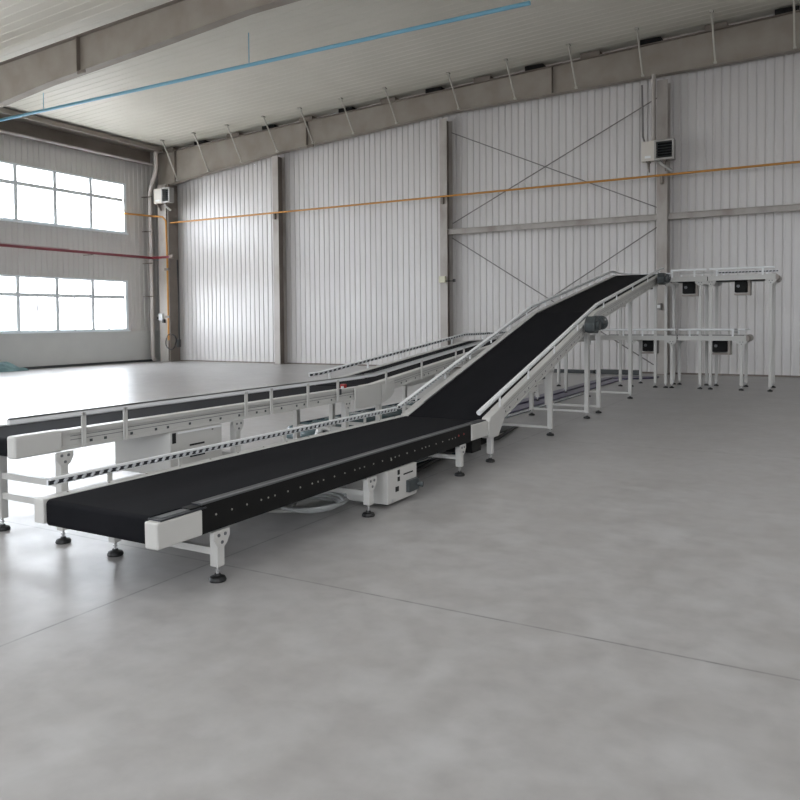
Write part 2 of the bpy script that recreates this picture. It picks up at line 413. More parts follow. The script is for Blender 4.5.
# X bracing rods
for pts, lab in ((((-11.4, 23.74, 8.05), (-4.62, 23.74, 4.98)), 'thin brace rod falling right above the strut, from the roof'),
                 (((-11.4, 23.80, 4.98), (-4.62, 23.80, 8.25)), 'thin brace rod rising right above the strut, to the roof'),
                 (((-11.4, 23.74, 4.48), (-4.62, 23.74, .22)), 'thin brace rod falling right below the strut, to the floor'),
                 (((-11.4, 23.80, .22), (-4.62, 23.80, 4.42)), 'thin brace rod rising right below the strut, from the floor')):
    m = MB(); m.tube(pts, .018, 6); tag(m.build('brace_rod', ROD), lab, 'brace rod', 'crossed brace rods of the back wall')

# ------------------------------------------------------------------ pipes on the walls
t = thing('gas_pipe', 'thin orange pipe running the length of the back wall', 'pipe', (-10, 23.45, 5.93))
m = MB(); m.tube([(-24.4, 23.42, 5.86), (XR - .3, 23.42, 5.88)], .033, 10); m.build('pipe_run', ORANGE, t, smooth=True)
for x in (-18.86, -11.62, -4.45, 2.8):
    m = MB(); m.box(x - .04, x + .04, 23.40, 23.515, 5.62, 5.845); m.build('pipe_bracket', COLD, t)
t = thing('gas_pipe', 'orange pipe dropping down the left corner column', 'pipe', (-24.42, 23.3, .8))
m = MB(); m.tube([(-25.2, 21.75, 6.12), (-25.0, 23.0, 6.14), (-24.6, 23.18, 6.1), (-24.48, 23.24, 5.93), (-24.46, 23.26, 4.4), (-24.46, 23.26, .92)], .04, 10)
m.build('pipe_run', ORANGE, t, smooth=True)
m = MB(); m.tube([(-25.58, 21.75, 6.12), (-25.2, 21.75, 6.12)], .033, 8); m.build('wall_stub', ORANGE, t)
for z in (3.9, 1.9):
    m = MB(); m.box(-24.58, -24.34, 23.2, 23.345, z - .05, z + .05); m.build('pipe_clamp', COLD, t)
t = thing('red_pipe', 'dark red pipe along the left wall between the window rows', 'pipe', (-25.3, 5, 4.4))
m = MB(); m.tube([(-25.08, YF + .3, 4.39), (-25.08, 23.0, 4.39), (-24.0, 23.0, 4.39)], .055, 12); m.build('pipe_run', RED, t, smooth=True)
m = MB(); m.tube([(-25.10, YF + .3, 4.465), (-25.10, 19.0, 4.465)], .018, 8); m.build('conduit', REDTOP, t)
m = MB(); m.tube([(-24.0, 23.0, 4.39), (-23.8, 23.0, 4.39)], .085, 12); m.tube([(-23.9, 23.0, 4.28), (-23.9, 23.0, 4.53)], .03, 8); m.build('valve', COLD, t)
for y in (-8, -4, 0, 4, 8, 12, 16, 20):
    m = MB(); m.box(XL + .03, -25.02, y - .02, y + .02, 4.31, 4.335); m.build('pipe_bracket', COLD, t)
t = thing('rain_pipe', 'pinkish white rainwater pipe standing in the left corner', 'pipe', (-25.3, 23.2, 0))
m = MB(); m.tube([(-25.1, 23.05, .10), (-25.22, 23.12, .14), (-25.29, 23.15, .3), (-25.29, 23.15, 7.15), (-25.24, 23.15, 7.35), (-24.95, 23.15, 7.95), (-24.90, 23.15, 8.15), (-24.90, 23.15, 8.84)], .085, 14)
m.build('pipe_run', PVC, t, smooth=True)
m = MB()
for z in (2.3, 4.2, 5.6, 7.1):
    m.lathe(-25.29, 23.15, [(.095, z), (.095, z + .07)], 14)
m.build('pipe_collar', PVC, t)
for z in (5.5, 4.15, 2.75, 6.95):
    m = MB(); m.box(XL - .0, -25.30, 22.95, 22.99, z, z + .03); m.box(-25.75 + .2, -25.07, 23.03, 23.06, z, z + .05); m.build('pipe_clamp', COLD, t)
t = thing('hanging_cable', 'black cable hanging down beside the orange corner pipe, coiled low', 'cable', (-24.1, 23.3, .6))
m = MB(); m.tube([(-24.12, 23.5, 4.3), (-24.08, 23.5, 2.5), (-24.08, 23.48, 1.0), (-24.02, 23.45, .8)], .03, 8); m.build('drop', CABLE, t)
m = MB(); pts = []
for i in range(33):
    a = i / 32 * 2 * PI * 2; pts.append((-24.3 + .30 * math.cos(a) + .02 * math.sin(3 * a), 23.26 - .0015 * i, 1.02 - .17 + .33 * math.sin(a)))
m.tube(pts, .018, 6); m.build('coil', CABLE, t)
m = MB(); m.box(-24.10, -23.94, 23.34, 23.46, .62, .95); m.build('plug', CABLE, t, bevel=.02)

# unit heaters
def heater(x0, x1, y, z0, z1, label, split, flue):
    t = thing('unit_heater', label, 'heater', ((x0 + x1) / 2, y, z0), 'unit heaters on the columns'); xs = x0 + (x1 - x0) * split
    m = MB(); m.box(x0, xs, y - .24, y + .02, z0, z1); m.build('burner_cover', HEAT, t, bevel=.015)
    m = MB(); m.box(x0 + .1, xs - .1, y - .247, y - .24, z0 + .08, z0 + .15); m.build('rating_plate', WHITE2, t)
    m = MB(); w = .055
    m.box(xs, xs + w, y - .25, y + .02, z0, z1); m.box(x1 - w, x1, y - .25, y + .02, z0, z1)
    m.box(xs + w, x1 - w, y - .25, y + .02, z0, z0 + w); m.box(xs + w, x1 - w, y - .25, y + .02, z1 - w, z1)
    m.build('outlet_frame', HEATG, t)
    m = MB(); m.box(xs + w, x1 - w, y - .06, y - .03, z0 + w, z1 - w); m.build('heat_exchanger', DARK, t)
    n = 6
    for k in range(n):
        z = z0 + w + (k + .5) * (z1 - z0 - 2 * w) / n; m = MB()
        m.prism([(y - .24, z - .012), (y - .15, z + .025), (y - .15, z + .033), (y - .24, z - .004)], xs + w, x1 - w, 0); m.build('louver', MOTOR, t)
    for xx in (x0 + .18, x1 - .28):
        m = MB(); m.prism([(y + .0, z0 - .02), (y - .24, z0 - .02), (y - .0, z0 - .30)], xx - .015, xx + .02, 0); m.box(xx - .05, xx + .05, y - .24, y + .02, z0 - .03, z0 - .001); m.build('wall_bracket', COLD, t)
    m = MB(); m.tube([(x1 - .42, y - .1, z0 - .03), (x1 - .30, y - .12, z0 - .15), (x1 - .08, y - .1, z0 - .32)], .045, 8); m.build('gas_connection', HEATG, t)
    if flue:
        m = MB(); m.tube([(xs - .05, y - .1, z1), (xs - .05, y - .1, zlow_r(xs) - .03)], .06, 12); m.build('flue_pipe', COLM, t, smooth=True)
    return t
heater(-24.98, -24.06, 23.30, 6.66, 7.28, 'small unit heater on the corner column, cream cover and dark louvers', .5, False)
ht = heater(-4.98, -4.06, 23.44, 6.28, 6.86, 'unit heater mounted on the column above the conveyors, right', .40, True)
m = MB(); m.tube([(-4.92, 23.42, 6.86), (-5.02, 23.6, 7.1), (-5.05, 23.6, 8.62)], .03, 8); m.build('cable_conduit', ROD, ht)

# small boxes
m = MB(); m.box(-11.76, -11.52, 23.40, 23.515, 2.95, 3.17)
t = m.build('junction_box', YEL, bevel=.01); tag(t, 'small pale yellow box on the middle column', 'junction box')
m = MB(); m.tube([(-11.52, 23.46, 3.0), (-11.2, 23.46, 3.0)], .018, 6); m.box(-11.24, -11.17, 23.42, 23.5, 2.96, 3.06); m.build('side_connector', CABLE, t)
m = MB(); m.lathe(-4.50, 23.44, [(.07, 1.93), (.08, 1.95), (.08, 2.10), (.07, 2.12)], 14); t = m.build('socket_box', HEATG, smooth=True)
tag(t, 'small round-fronted socket box on the right column behind the tall legs', 'socket box')
m = MB(); m.box(-4.54, -4.46, 23.34, 23.36, 1.98, 2.07); m.build('socket_cover', WHITE2, t)
m = MB(); m.box(-25.02, -24.80, 23.24, 23.345, 1.75, 2.05); t = m.build('switch_box', WHITE2, bevel=.01); tag(t, 'small white switch box low on the corner column', 'switch box')
m = MB(); m.box(-25.08, -25.03, 23.2, 23.3, 1.80, 1.92); m.box(-24.78, -24.7, 23.22, 23.33, 1.65, 1.8); m.build('cable_gland', CABLE, t)

# ------------------------------------------------------------------ conveyors
roller_mesh = {}
def get_roller(r, h, axis_y=False):
    k = (round(r, 3), round(h, 3))
    if k not in roller_mesh:
        m = MB(); m.lathe(0, 0, [(r * .8, 0), (r, h * .12), (r, h * .88), (r * .8, h)], 10)
        me = bpy.data.meshes.new('roller'); me.from_pydata(m.v, [], m.f)
        bm = bmesh.new(); bm.from_mesh(me); bmesh.ops.recalc_face_normals(bm, faces=bm.faces); bm.to_mesh(me); bm.free()
        me.materials.append(PLASTIC); roller_mesh[k] = me
    return roller_mesh[k]
def zat(prof, u):
    for (a, p), (b, q) in zip(prof, prof[1:]):
        if a - 1e-6 <= u <= b + 1e-6: return p + (q - p) * (u - a) / (b - a)
    return prof[-1][1] if u > prof[-1][0] else prof[0][1]
def clip(prof, a, b):
    return [(a, zat(prof, a))] + [p for p in prof if a < p[0] < b] + [(b, zat(prof, b))]

class Conveyor:
    """u runs along the machine, v across it: v0 is the side facing the camera, v1 the far side"""
    def __init__(s, name, label, prof, v0, v1, swap=False, depth=.185, group=None):
        s.prof, s.v0, s.v1, s.swap, s.depth = prof, v0, v1, swap, depth
        s.d = 1 if v1 > v0 else -1
        um = (prof[0][0] + prof[-1][0]) / 2; vm = (v0 + v1) / 2
        s.t = thing(name, label, 'conveyor', (um, vm, 0) if swap else (vm, um, 0), group)
    def mb(s): return MB(s.swap)
    def belt(s, inset=.09, drop=.02, a=None, b=None, dep=None):
        p = clip(s.prof, a if a is not None else s.prof[0][0], b if b is not None else s.prof[-1][0])
        dep = dep or s.depth - .02; R = .032
        (u0, z0), (u1, z1) = p[0], p[-1]
        pts = []
        def arc(cu, cz, a0, a1):
            return [(cu + R * math.cos(a0 + (a1 - a0) * k / 5), cz + R * math.sin(a0 + (a1 - a0) * k / 5)) for k in range(6)]
        pts += arc(u0 + R, z0 - drop - R, PI, PI / 2)
        pts += [(u, z - drop) for u, z in p[1:-1]]
        pts += arc(u1 - R, z1 - drop - R, PI / 2, 0) + arc(u1 - R, z1 - dep + R, 0, -PI / 2)
        pts += [(u, z - dep) for u, z in p[1:-1][::-1]]
        pts += arc(u0 + R, z0 - dep + R, -PI / 2, -PI)
        m = s.mb(); m.prism(pts, s.v0 + s.d * inset, s.v1 - s.d * inset, 0)
        return m.build('belt', BELT, s.t)
    def frame(s, near=True, far=True, mn=None, mf=None, a=None, b=None, w=.09, slots=True):
        p = clip(s.prof, a if a is not None else s.prof[0][0], b if b is not None else s.prof[-1][0])
        for on, v, d, mm in ((near, s.v0, s.d, mn or WHITE), (far, s.v1, -s.d, mf or WHITE)):
            if not on: continue
            m = s.mb(); m.sweep(p, v, v + d * w, -.012, 0); m.sweep(p, v + d * .018, v + d * .024, -s.depth, -.012)
            m.sweep(p, v, v + d * w * .7, -s.depth, -s.depth + .012); m.sweep(p, v, v + d * .012, -.03, -.012); m.sweep(p, v, v + d * .012, -s.depth + .012, -s.depth + .03)
            o = m.build('side_frame', mm, s.t)
            if slots and on:
                x = v + d * .0165
                for zo in (.052, .082):
                    k = MB(s.swap); k.sweep(clip(p, p[0][0] + .12, p[-1][0] - .1), x, x + d * .001, -zo - .005, -zo); k.build('groove', GREYSTRIP, o)
                u = p[0][0] + .3; n = 0
                while u < p[-1][0] - .2 and n < 24:
                    k = MB(s.swap); z = zat(p, u) - s.depth * .72; k.box(min(x, x + d * .001), max(x, x + d * .001), u, u + .028, z - .011, z + .011); k.build('frame_hole', MOTOR, o)
                    u += .27 if n % 3 else .14; n += 1
    def rail(s, v, a, b, dz, posts, kind='tube', r=.026, prof=None, rollers=True, pitch=.075, post_z=None, ends=None, mm=None, out=0):
        p = clip(prof or s.prof, a, b); P = [(v, u, z + dz) for u, z in p]
        inn = 1 if (v < (s.v0 + s.v1) / 2) else -1
        mm = mm or WHITE2
        m = s.mb()
        if kind == 'tube': m.tube(P, r, 12)
        else:
            m.sweep(p, v - inn * .012, v + inn * .006, dz - .024, dz + .024)
            m.sweep(p, v - inn * .012, v + inn * (.036 if rollers else .006), dz + .012, dz + .0245); m.sweep(p, v - inn * .012, v + inn * .020, dz - .026, dz - .020)
        o = m.build('guard_rail', mm, s.t, smooth=(kind == 'tube'))
        if kind != 'tube':
            m = s.mb(); m.sweep(p, v + inn * .007, v + inn * .018, dz - .020, dz + .012); m.build('backing_strip', DARKSTRIP if rollers else WHITE, o)
            if rollers:
                me = get_roller(.012, .036); u = a + pitch / 2; w = Vector(o['_w']); first = None
                while u < b:
                    pos = Vector((v + inn * .026, u, zat(p, u) + dz - .017))
                    if s.swap: pos = Vector((pos.y, pos.x, pos.z))
                    c = bpy.data.objects.new('roller', me) if first is None else first.copy()
                    first = first or c; C.objects.link(c); c.parent = o; c.location = pos - w; u += pitch
                    c.rotation_euler = (0, .75, 0) if s.swap else (-.75, 0, 0)
        for u in posts:
            z = zat(s.prof, u); zt = zat(p, u) + dz
            m = s.mb(); vv = v + (0 if out == 0 else out)
            pb = z - (post_z if post_z is not None else .02)
            a0, a1 = sorted((v - inn * .014, v - inn * .002)) 
            m.box(a0, a1, u - .02, u - .008, pb, zt); m.box(a0, a1, u + .008, u + .02, pb, zt)
            m.box(a0 + .004, a1 - .002, u - .008, u + .008, pb, zt)
            m.build('rail_post', mm if post_z is None else WHITE, s.t)
        return o
    def leg(s, v, u, zt, w=.07, gus=True, side=1):
        """one square leg with gusset plate and levelling foot; side = +1 if the plate faces the camera side"""
        m = s.mb(); h = w / 2
        m.box(v - h, v + h, u - h, u + h, .10, zt - .02)
        o = m.build('leg', WHITE, s.t, bevel=.006)
        f = s.mb(); x, y = (v, u)
        f.lathe(x, y, [(.055, 0), (.058, .010), (.050, .028), (.022, .036), (.020, .048)], 18); f.build('foot', PAD, o, smooth=True)
        f = s.mb(); f.lathe(x, y, [(.010, .046), (.010, .102)], 10); f.lathe(x, y, [(.018, .066), (.018, .078)], 6); f.build('foot_screw', STEEL, o)
        if gus:
            g = s.mb(); q = .115 if s.swap else .075; pv = v + side * (h + .001)
            g.prism([(u - q, zt - .001), (u + q, zt - .001), (u + q, zt - .045), (u + h + .012, zt - .095), (u + h * .5, zt - .115), (u - h * .5, zt - .115), (u - h - .012, zt - .095), (u - q, zt - .045)], pv, pv + side * .008, 0)
            gg = g.build('gusset_plate', WHITE, o)
            for du, dz in ((-.03, -.03), (.03, -.03), (0, -.08)):
                c = pv + side * .008; b = s.mb()
                b.poly([(c + side * .006, u + du + .012 * math.cos(k * PI / 3), zt + dz + .012 * math.sin(k * PI / 3)) for k in range(6)] +
                       [(c, u + du + .012 * math.cos(k * PI / 3), zt + dz + .012 * math.sin(k * PI / 3)) for k in range(6)],
                       [tuple(range(6))] + [(k, (k + 1) % 6, 6 + (k + 1) % 6, 6 + k) for k in range(6)])
                b.build('bolt', GREYSTRIP, o)
        return o
    def support(s, u, va=None, vb=None, w=.07, bars=(), gus=True, zt=None, ub=None):
        va = va if va is not None else s.v0 + s.d * .05; vb = vb if vb is not None else s.v1 - s.d * .05
        zt = zt if zt is not None else zat(s.prof, u) - s.depth
        near_side = -s.d
        s.leg(va, u, zt, w, gus, near_side); s.leg(vb, u if ub is None else ub, zt, w, gus, -near_side)
        for zb, hh in bars:
            m = s.mb(); lo, hi = sorted((va, vb)); m.box(lo + w / 2, hi - w / 2, u - .018, u + .018, zb - hh / 2, zb + hh / 2); m.build('crossbar', WHITE, s.t)

# ---- 1. near flat conveyor --------------------------------------------------
P1 = [(3.20, .53), (8.20, .53)]
c = Conveyor('belt_conveyor', 'low flat black belt conveyor in the foreground with black side plate', P1, -3.50, -4.66, group='flat belt conveyors at the near end')
c.belt(inset=.10, drop=.012, a=3.232, b=8.19, dep=.190)
m = MB(); m.box(-3.512, -3.50, 3.58, 7.74, .337, .525); near = m.build('side_plate', BLACKP, c.t)
m = MB(); m.box(-3.56, -3.513, 3.58, 7.9, .521, .531); m.box(-3.508, -3.497, 3.58, 7.74, .337, .350); m.build('bottom_lip', BLACKP, c.t) if False else None
m = MB(); m.box(-3.60, -3.512, 3.50, 8.10, .36, .519); m.build('frame_core', BLACKP, c.t)
m = MB(); m.box(-3.535, -3.505, 3.585, 7.80, .525, .537); m.build('slide_strip', GREYSTRIP, c.t)
m = MB(); m.box(-3.597, -3.536, 3.585, 8.0, .5195, .530); m.build('edge_strip', DARKSTRIP, c.t)
def screw(parent, x, y, z, r=.0062, mm=SCREW, d=1):
    m = MB(); m.poly([(x + .004 * d, y + r * math.cos(k * PI / 4), z + r * math.sin(k * PI / 4)) for k in range(8)] + [(x, y + 1.2 * r * math.cos(k * PI / 4), z + 1.2 * r * math.sin(k * PI / 4)) for k in range(8)],
                     [tuple(range(8))] + [(k, (k + 1) % 8, 8 + (k + 1) % 8, 8 + k) for k in range(8)]); m.build('screw', mm, parent)
y = 3.709; k = 0
while y < 7.45:
    screw(near, -3.4995, y, .440)
    if k % 4 == 3: screw(near, -3.4995, y + .077, .440)
    y += .151; k += 1
screw(near, -3.4995, 5.98, .425, .009)
for y in (7.42, 7.55): screw(near, -3.4995, y, .45, .010, REDP)
# near cap at the front end
m = MB(); m.box(-3.60, -3.49, 3.20, 3.58, .335, .500); cap = m.build('end_cap', WHITE, c.t, bevel=.012)
m = MB(); m.box(-3.607, -3.493, 3.235, 3.62, .500, .511); m.build('cap_gasket', DARKSTRIP, cap, bevel=.003)
m = MB(); m.box(-3.585, -3.525, 3.27, 3.56, .511, .514); m.build('cap_plate', GREYSTRIP, cap)
m = MB(); m.box(-3.60, -3.49, 7.745, 8.20, .345, .520); cap = m.build('end_cap', WHITE, c.t, bevel=.012)
m = MB(); m.box(-3.60, -3.51, 7.80, 8.19, .520, .531); m.build('cap_gasket', DARKSTRIP, cap)
# far side frame, white, with rounded front end
m = MB(); m.box(-4.675, -4.575, 3.22, 8.2, .355, .52); far = m.build('side_frame', WHITE, c.t, bevel=.007)
for k in range(14):
    m = MB(); m.lathe(-4.63, 3.45 + k * .35, [(.008, .52), (.007, .526)], 8); m.build('screw', SCREW, far)
c.rail(-4.70, 3.345, 8.15, .072, [3.87, 4.58, 5.27, 5.96, 6.73, 7.45], kind='roll', post_z=.06)
for u, va, vb, zb in ((3.715, -3.50, -4.55, .195), (5.58, -3.50, -4.58, .20), (7.50, -3.53, -4.60, .20)):
    c.support(u, va, vb, .068, ub=u + .06, bars=((zb, .045),), zt=.342)
m = MB(); m.box(-4.6, -3.56, 7.9, 8.15, .18, .32); m.build('end_drum_housing', BLACKP, c.t)
# control cabinet slung underneath
m = MB(); m.box(-3.92, -3.475, 5.87, 6.42, .035, .333); cb = m.build('control_cabinet', WHITE, c.t, bevel=.006)
m = MB(); xs = -3.4745
for (y0, y1, z0, z1) in ((6.05, 6.09, .275, .320), (6.05, 6.09, .215, .255), (6.01, 6.07, .125, .170), (6.16, 6.34, .255, .268)):
    m.box(xs - .002, xs + .002, y0, y1, z0, z1)
m.build('cabinet_slot', DARK, cb)
m = MB(); m.box(xs, xs + .035, 6.21, 6.40, .085, .195); m.tube([(xs, 6.38, .14), (xs + .08, 6.40, .13)], .025, 8); m.build('cable_connector', MOTOR, cb)
m = MB()
for yy in (5.95, 6.36):
    for zz in (.06,): m.box(xs, xs + .004, yy - .012, yy + .012, zz - .008, zz + .008)
m.build('hinge', STEEL, cb)

# ---- 2. steep incline -------------------------------------------------------
P2 = [(8.215, .535), (12.96, .535 + .2694 * 4.745)]
c = Conveyor('incline_conveyor', 'steep black belt incline climbing from the foreground conveyor', P2, -3.50, -4.66, group='inclined conveyors')
c.belt(inset=.10, drop=.012, dep=.15); c.frame(a=8.5, b=12.96, mn=WHITE)
m = MB(); m.prism([(8.225, .34), (8.225, .50), (8.28, .545), (8.68, .655), (8.70, .48), (8.52, .30), (8.26, .30)], -3.598, -3.488, 0); m.build('end_cap', WHITE, c.t, bevel=.01)
m = MB(); m.prism([(8.225, .40), (8.225, .53), (8.65, .65), (8.66, .50)], -4.672, -4.562, 0); m.build('end_cap', WHITE, c.t, bevel=.008)
m = MB(); m.box(-4.5, -3.62, 8.30, 8.55, .20, .36); m.build('drum_cover', BLACKP, c.t, bevel=.03)
m = MB(); m.prism([(8.30, .30), (8.54, .32), (8.85, .5), (8.80, .36), (8.6, .18)], -3.66, -3.602, 0); m.build('guard_flap', BLACKP, c.t)
c.rail(-3.515, 7.99, 12.96, .115, [8.60, 9.60, 10.68, 11.82], r=.030, prof=[(7.99, .515), (12.96, .535 + .2694 * 4.745)])
c.rail(-4.70, 8.20, 12.96, .085, [8.7, 9.55, 10.4, 11.2, 12.0, 12.8], kind='roll')
for u, va in ((8.40, -3.55), (10.70, -3.58), (12.80, -3.64)): c.support(u, va, -4.62, .066, bars=((.12, .035),) if u > 9 else ())
z = zat(P2, 10.15) - .185
m = MB(); m.box(-3.80, -3.54, 9.75, 10.05, z - .17, z - .04); m.box(-3.76, -3.58, 10.1, 10.42, z - .09, z + .06); tb = m.build('belt_tensioner', WHITE, c.t, bevel=.01)
m = MB(); m.box(-3.535, -3.53, 9.80, 9.98, z - .10, z - .07); m.box(-3.535, -3.53, 10.16, 10.34, z - .02, z + .01); m.build('adjuster_slot', MOTOR, tb)
for (ua, ub, zb) in ((10.8, 11.6, .0),):
    m = MB(); m.prism([(ua, zat(P2, ua) - .19), (ub, zat(P2, ub) - .19), (ub, zat(P2, ub) - .30), (ua, zat(P2, ua) - .27)], -3.72, -3.66, 0); m.build('return_roller_bracket', WHITE, c.t)
def gear(parent, x, y, z, s=1., ang=0.):
    """shaft gearbox with motor"""
    m = MB(); m.prism([(y - .14 * s, z - .10 * s), (y - .16 * s, z + .04 * s), (y - .06 * s, z + .15 * s), (y + .12 * s, z + .15 * s), (y + .17 * s, z + .02 * s), (y + .08 * s, z - .13 * s)], x, x + .17 * s, 0)
    g = m.build('gearbox', MOTOR, parent, bevel=.02)
    m = MB(); m.tube([(x + .17 * s, y, z), (x + .21 * s, y, z)], .075 * s, 16); m.build('output_flange', MOTOR, g, smooth=True)
    m = MB(); m.tube([(x + .08 * s, y + .14 * s, z + .05 * s), (x + .08 * s, y + .62 * s, z + .03 * s)], .105 * s, 18)
    for k in range(9):
        yy = y + (.2 + k * .045) * s; m.tube([(x + .08 * s, yy, z + .045 * s), (x + .08 * s, yy + .012, z + .045 * s)], .118 * s, 18)
    m.build('motor', MOTOR, g)
    m = MB(); m.box(x + .06 * s, x + .20 * s, y + .25 * s, y + .48 * s, z + .03 * s, z + .13 * s); m.build('terminal_box', MOTOR, g, bevel=.01)
    m = MB(); m.box(x + .201 * s, x + .206 * s, y + .34 * s, y + .42 * s, z + .08 * s, z + .11 * s); m.build('name_plate', STEEL, g)
    return g
gear(c.t, -3.47, 12.20, 1.58, 1.0)

# ---- 3. gentle upper incline -----------------------------------------------
z0 = P2[-1][1] + .004
P3 = [(12.98, z0), (18.62, z0 + .162 * 5.64), (20.30, z0 + .162 * 5.64)]
c = Conveyor('incline_conveyor', 'gentler upper belt incline ending at the high line by the wall', P3, -3.50, -4.66, group='inclined conveyors')
c.belt(inset=.10, drop=.012, dep=.15); c.frame(b=18.9, mn=WHITE, far=False)
c.frame(near=False, mf=WHITE)
c.rail(-3.515, 12.98, 18.75, .115, [13.38, 14.30, 15.59, 17.0, 18.3], r=.028)
c.rail(-4.70, 12.98, 19.0, .085, [13.8, 14.8, 15.8, 16.8, 17.8, 18.8], kind='roll')
zt = P3[-1][1]
m = MB(); m.tube([(-4.70, 19.0, zt + .085), (-4.69, 19.5, zt + .085), (-4.60, 20.0, zt + .085), (-4.35, 20.28, zt + .085), (-3.6, 20.33, zt + .085)], .02, 8); m.build('guard_rail', WHITE2, c.t)
m = MB(); m.box(-4.66, -3.52, 20.305, 20.33, zt - .16, zt + .03); m.build('end_plate', WHITE, c.t)
for u, va in ((13.62, -3.66), (16.36, -3.73), (19.22, -3.78)): c.support(u, va, -4.62, .066, bars=((.12, .035),) if u < 19 else ())
for ua in (14.6, 17.2):
    m = MB(); m.prism([(ua, zat(P3, ua) - .19), (ua + .9, zat(P3, ua + .9) - .19), (ua + .9, zat(P3, ua + .9) - .30), (ua + .1, zat(P3, ua + .9) - .30)], -4.3, -3.62, 0); m.build('drip_pan', WHITE if ua < 15 else BLACKP, c.t)
gear(c.t, -3.47, 17.9, 2.56, .95)

# ---- 4. far-left flat conveyor ---------------------------------------------
PN = -5.20; PF = -6.05
P4 = [(3.43, .86), (8.20, .86)]
c = Conveyor('belt_conveyor', 'waist-high flat belt conveyor at left with plain white guard rail', P4, PN, PF, depth=.155, group='flat belt conveyors at the near end')
c.belt(inset=.09, drop=.012, a=3.43, dep=.15); c.frame(a=3.80, b=8.2)
c.t['_w'] = c.t['_w']
m = MB(); m.box(-5.285, -5.185, 3.43, 3.83, .70, .868); m.build('end_cap', WHITE, c.t, bevel=.018)
m = MB(); m.box(-6.06, -5.96, 3.43, 3.83, .70, .868); m.build('end_cap', WHITE, c.t, bevel=.018)
c.rail(-5.19, 3.39, 8.2, .125, [4.02, 4.43, 5.95, 6.35, 7.0, 7.60], kind='bar', rollers=False, post_z=.15)
c.support(3.80, -5.165, -5.93, .068, bars=((.455, .05), (.29, .05)), zt=.712)
c.support(5.86, -5.25, -6.0, .075, bars=((.35, .045),), zt=.70)
c.support(7.85, -5.25, -6.0, .07, bars=((.35, .045),), zt=.70)
m = MB(); m.box(-5.92, -5.19, 4.93, 5.60, .30, .70); cb = m.build('control_cabinet', WHITE, c.t, bevel=.006)
m = MB(); xs = -5.1895
for (y0, y1, z0_, z1_) in ((4.955, 5.0, .595, .690), (5.17, 5.36, .545, .562), (5.46, 5.48, .66, .67)): m.box(xs - .002, xs + .002, y0, y1, z0_, z1_)
m.build('cabinet_slot', DARK, cb)
m = MB(); m.box(xs, xs + .006, 5.17, 5.36, .44, .51); m.build('display', METER, cb)
m = MB(); m.box(xs, xs + .008, 5.02, 5.59, .675, .69); m.build('door_edge', WHITE2, cb)
m = MB(); m.box(-5.24, -5.185, 7.73, 7.80, .87, .92); e = m.build('photo_sensor', REDP, c.t, bevel=.008)
m = MB(); m.box(-5.184, -5.170, 7.67, 7.71, .87, .90); m.build('sensor_lens', WHITE2, e)
m = MB(); m.box(-5.19, -5.17, 7.62, 7.66, .80, .87); m.build('sensor_plug', DARKSTRIP, e)

# ---- 5. low incline behind -------------------------------------------------
s5 = .0925
P5 = [(8.215, .865), (8.45, .868), (13.1, .868 + s5 * 4.65), (19.10, .868 + s5 * 4.65)]
c = Conveyor('incline_conveyor', 'long shallow belt incline behind, rising from the waist-high conveyor', P5, PN, PF, depth=.155, group='inclined conveyors')
c.belt(inset=.09, drop=.012, dep=.14); c.frame()
c.rail(-5.19, 8.215, 19.05, .125, [8.74, 9.75, 10.9, 11.2, 12.6, 14.2, 15.8, 17.4], kind='bar', rollers=False, post_z=.15)
c.rail(-6.06, 8.22, 19.05, .115, [8.7, 9.7, 10.7, 11.6, 12.6, 14, 15.4, 16.8, 18.2], kind='roll', pitch=.11)
m = MB(); m.box(-5.198, -5.18, 7.98, 8.60, .585, .845); m.build('drive_cover', WHITE, c.t, bevel=.006)
m = MB(); m.prism([(8.62, .85), (8.95, .885), (8.95, .72), (8.85, .66), (8.62, .60)], -5.198, -5.18, 0); m.build('drive_cover', WHITE, c.t)
m = MB(); m.prism([(9.4, .80), (10.4, .885), (10.4, .78), (9.6, .74)], -5.9, -5.3, 0); m.build('drip_pan', WHITE, c.t)
for u in (8.65, 10.7, 13.2, 14.9, 16.8, 18.6): c.support(u, -5.25, -6.0, .066, bars=((.30, .04),) if u < 12 else ())

# ---- 6/7. high and low cross lines along the back wall ---------------------
def cross(name, label, x0, x1, z, rail_posts, legs, motor, rail_dz=.125, rollers=False, endcap=False, depth=.12, bars=()):
    c = Conveyor(name, label, [(x0, z), (x1, z)], 19.16, 20.38, swap=True, depth=depth, group='cross conveyors along the back wall')
    c.belt(inset=.08, drop=.01, dep=depth - .02); c.frame(slots=False)
    c.rail(19.15, x0 + .03, x1 - .02, rail_dz, rail_posts, r=.024, kind='tube')
    c.rail(20.40, x0 + .03, x1 - .02, rail_dz - .02, [q for q in rail_posts], kind='roll' if rollers else 'bar', rollers=rollers, pitch=.075)
    for u in legs:
        c.support(u, 19.24, 20.30, .066, zt=z - depth, bars=bars)
    a, b = motor; m = MB()
    m.box(a, b - .08, 19.45, 19.75, z - depth - .28, z - depth - .01); g = m.build('motor', BLACKP, c.t, bevel=.02)
    m = MB(); m.box(b - .05, b, 19.40, 19.80, z - depth - .34, z - depth); m.box(a, b - .05, 19.40, 19.80, z - depth - .34, z - depth - .30); m.build('motor_bracket', COLM, g)
    m = MB(); m.tube([(a + .08, 19.42, z - depth - .13), (a + .08, 19.45, z - depth - .13)], .035, 10); m.build('shaft_end', GREYSTRIP, g)
    if endcap:
        m = MB(); m.tube([(x1 - .02, 19.22, z - .075), (x1 - .02, 20.32, z - .075)], .085, 16); m.build('end_drum', COLM, c.t, smooth=True)
    return c
cross('cross_conveyor', 'high cross conveyor beside the column, first of the two on tall legs', -3.44, -2.60, 2.67, [-3.38, -2.88], [-3.54, -2.76], (-3.20, -2.84), .15)
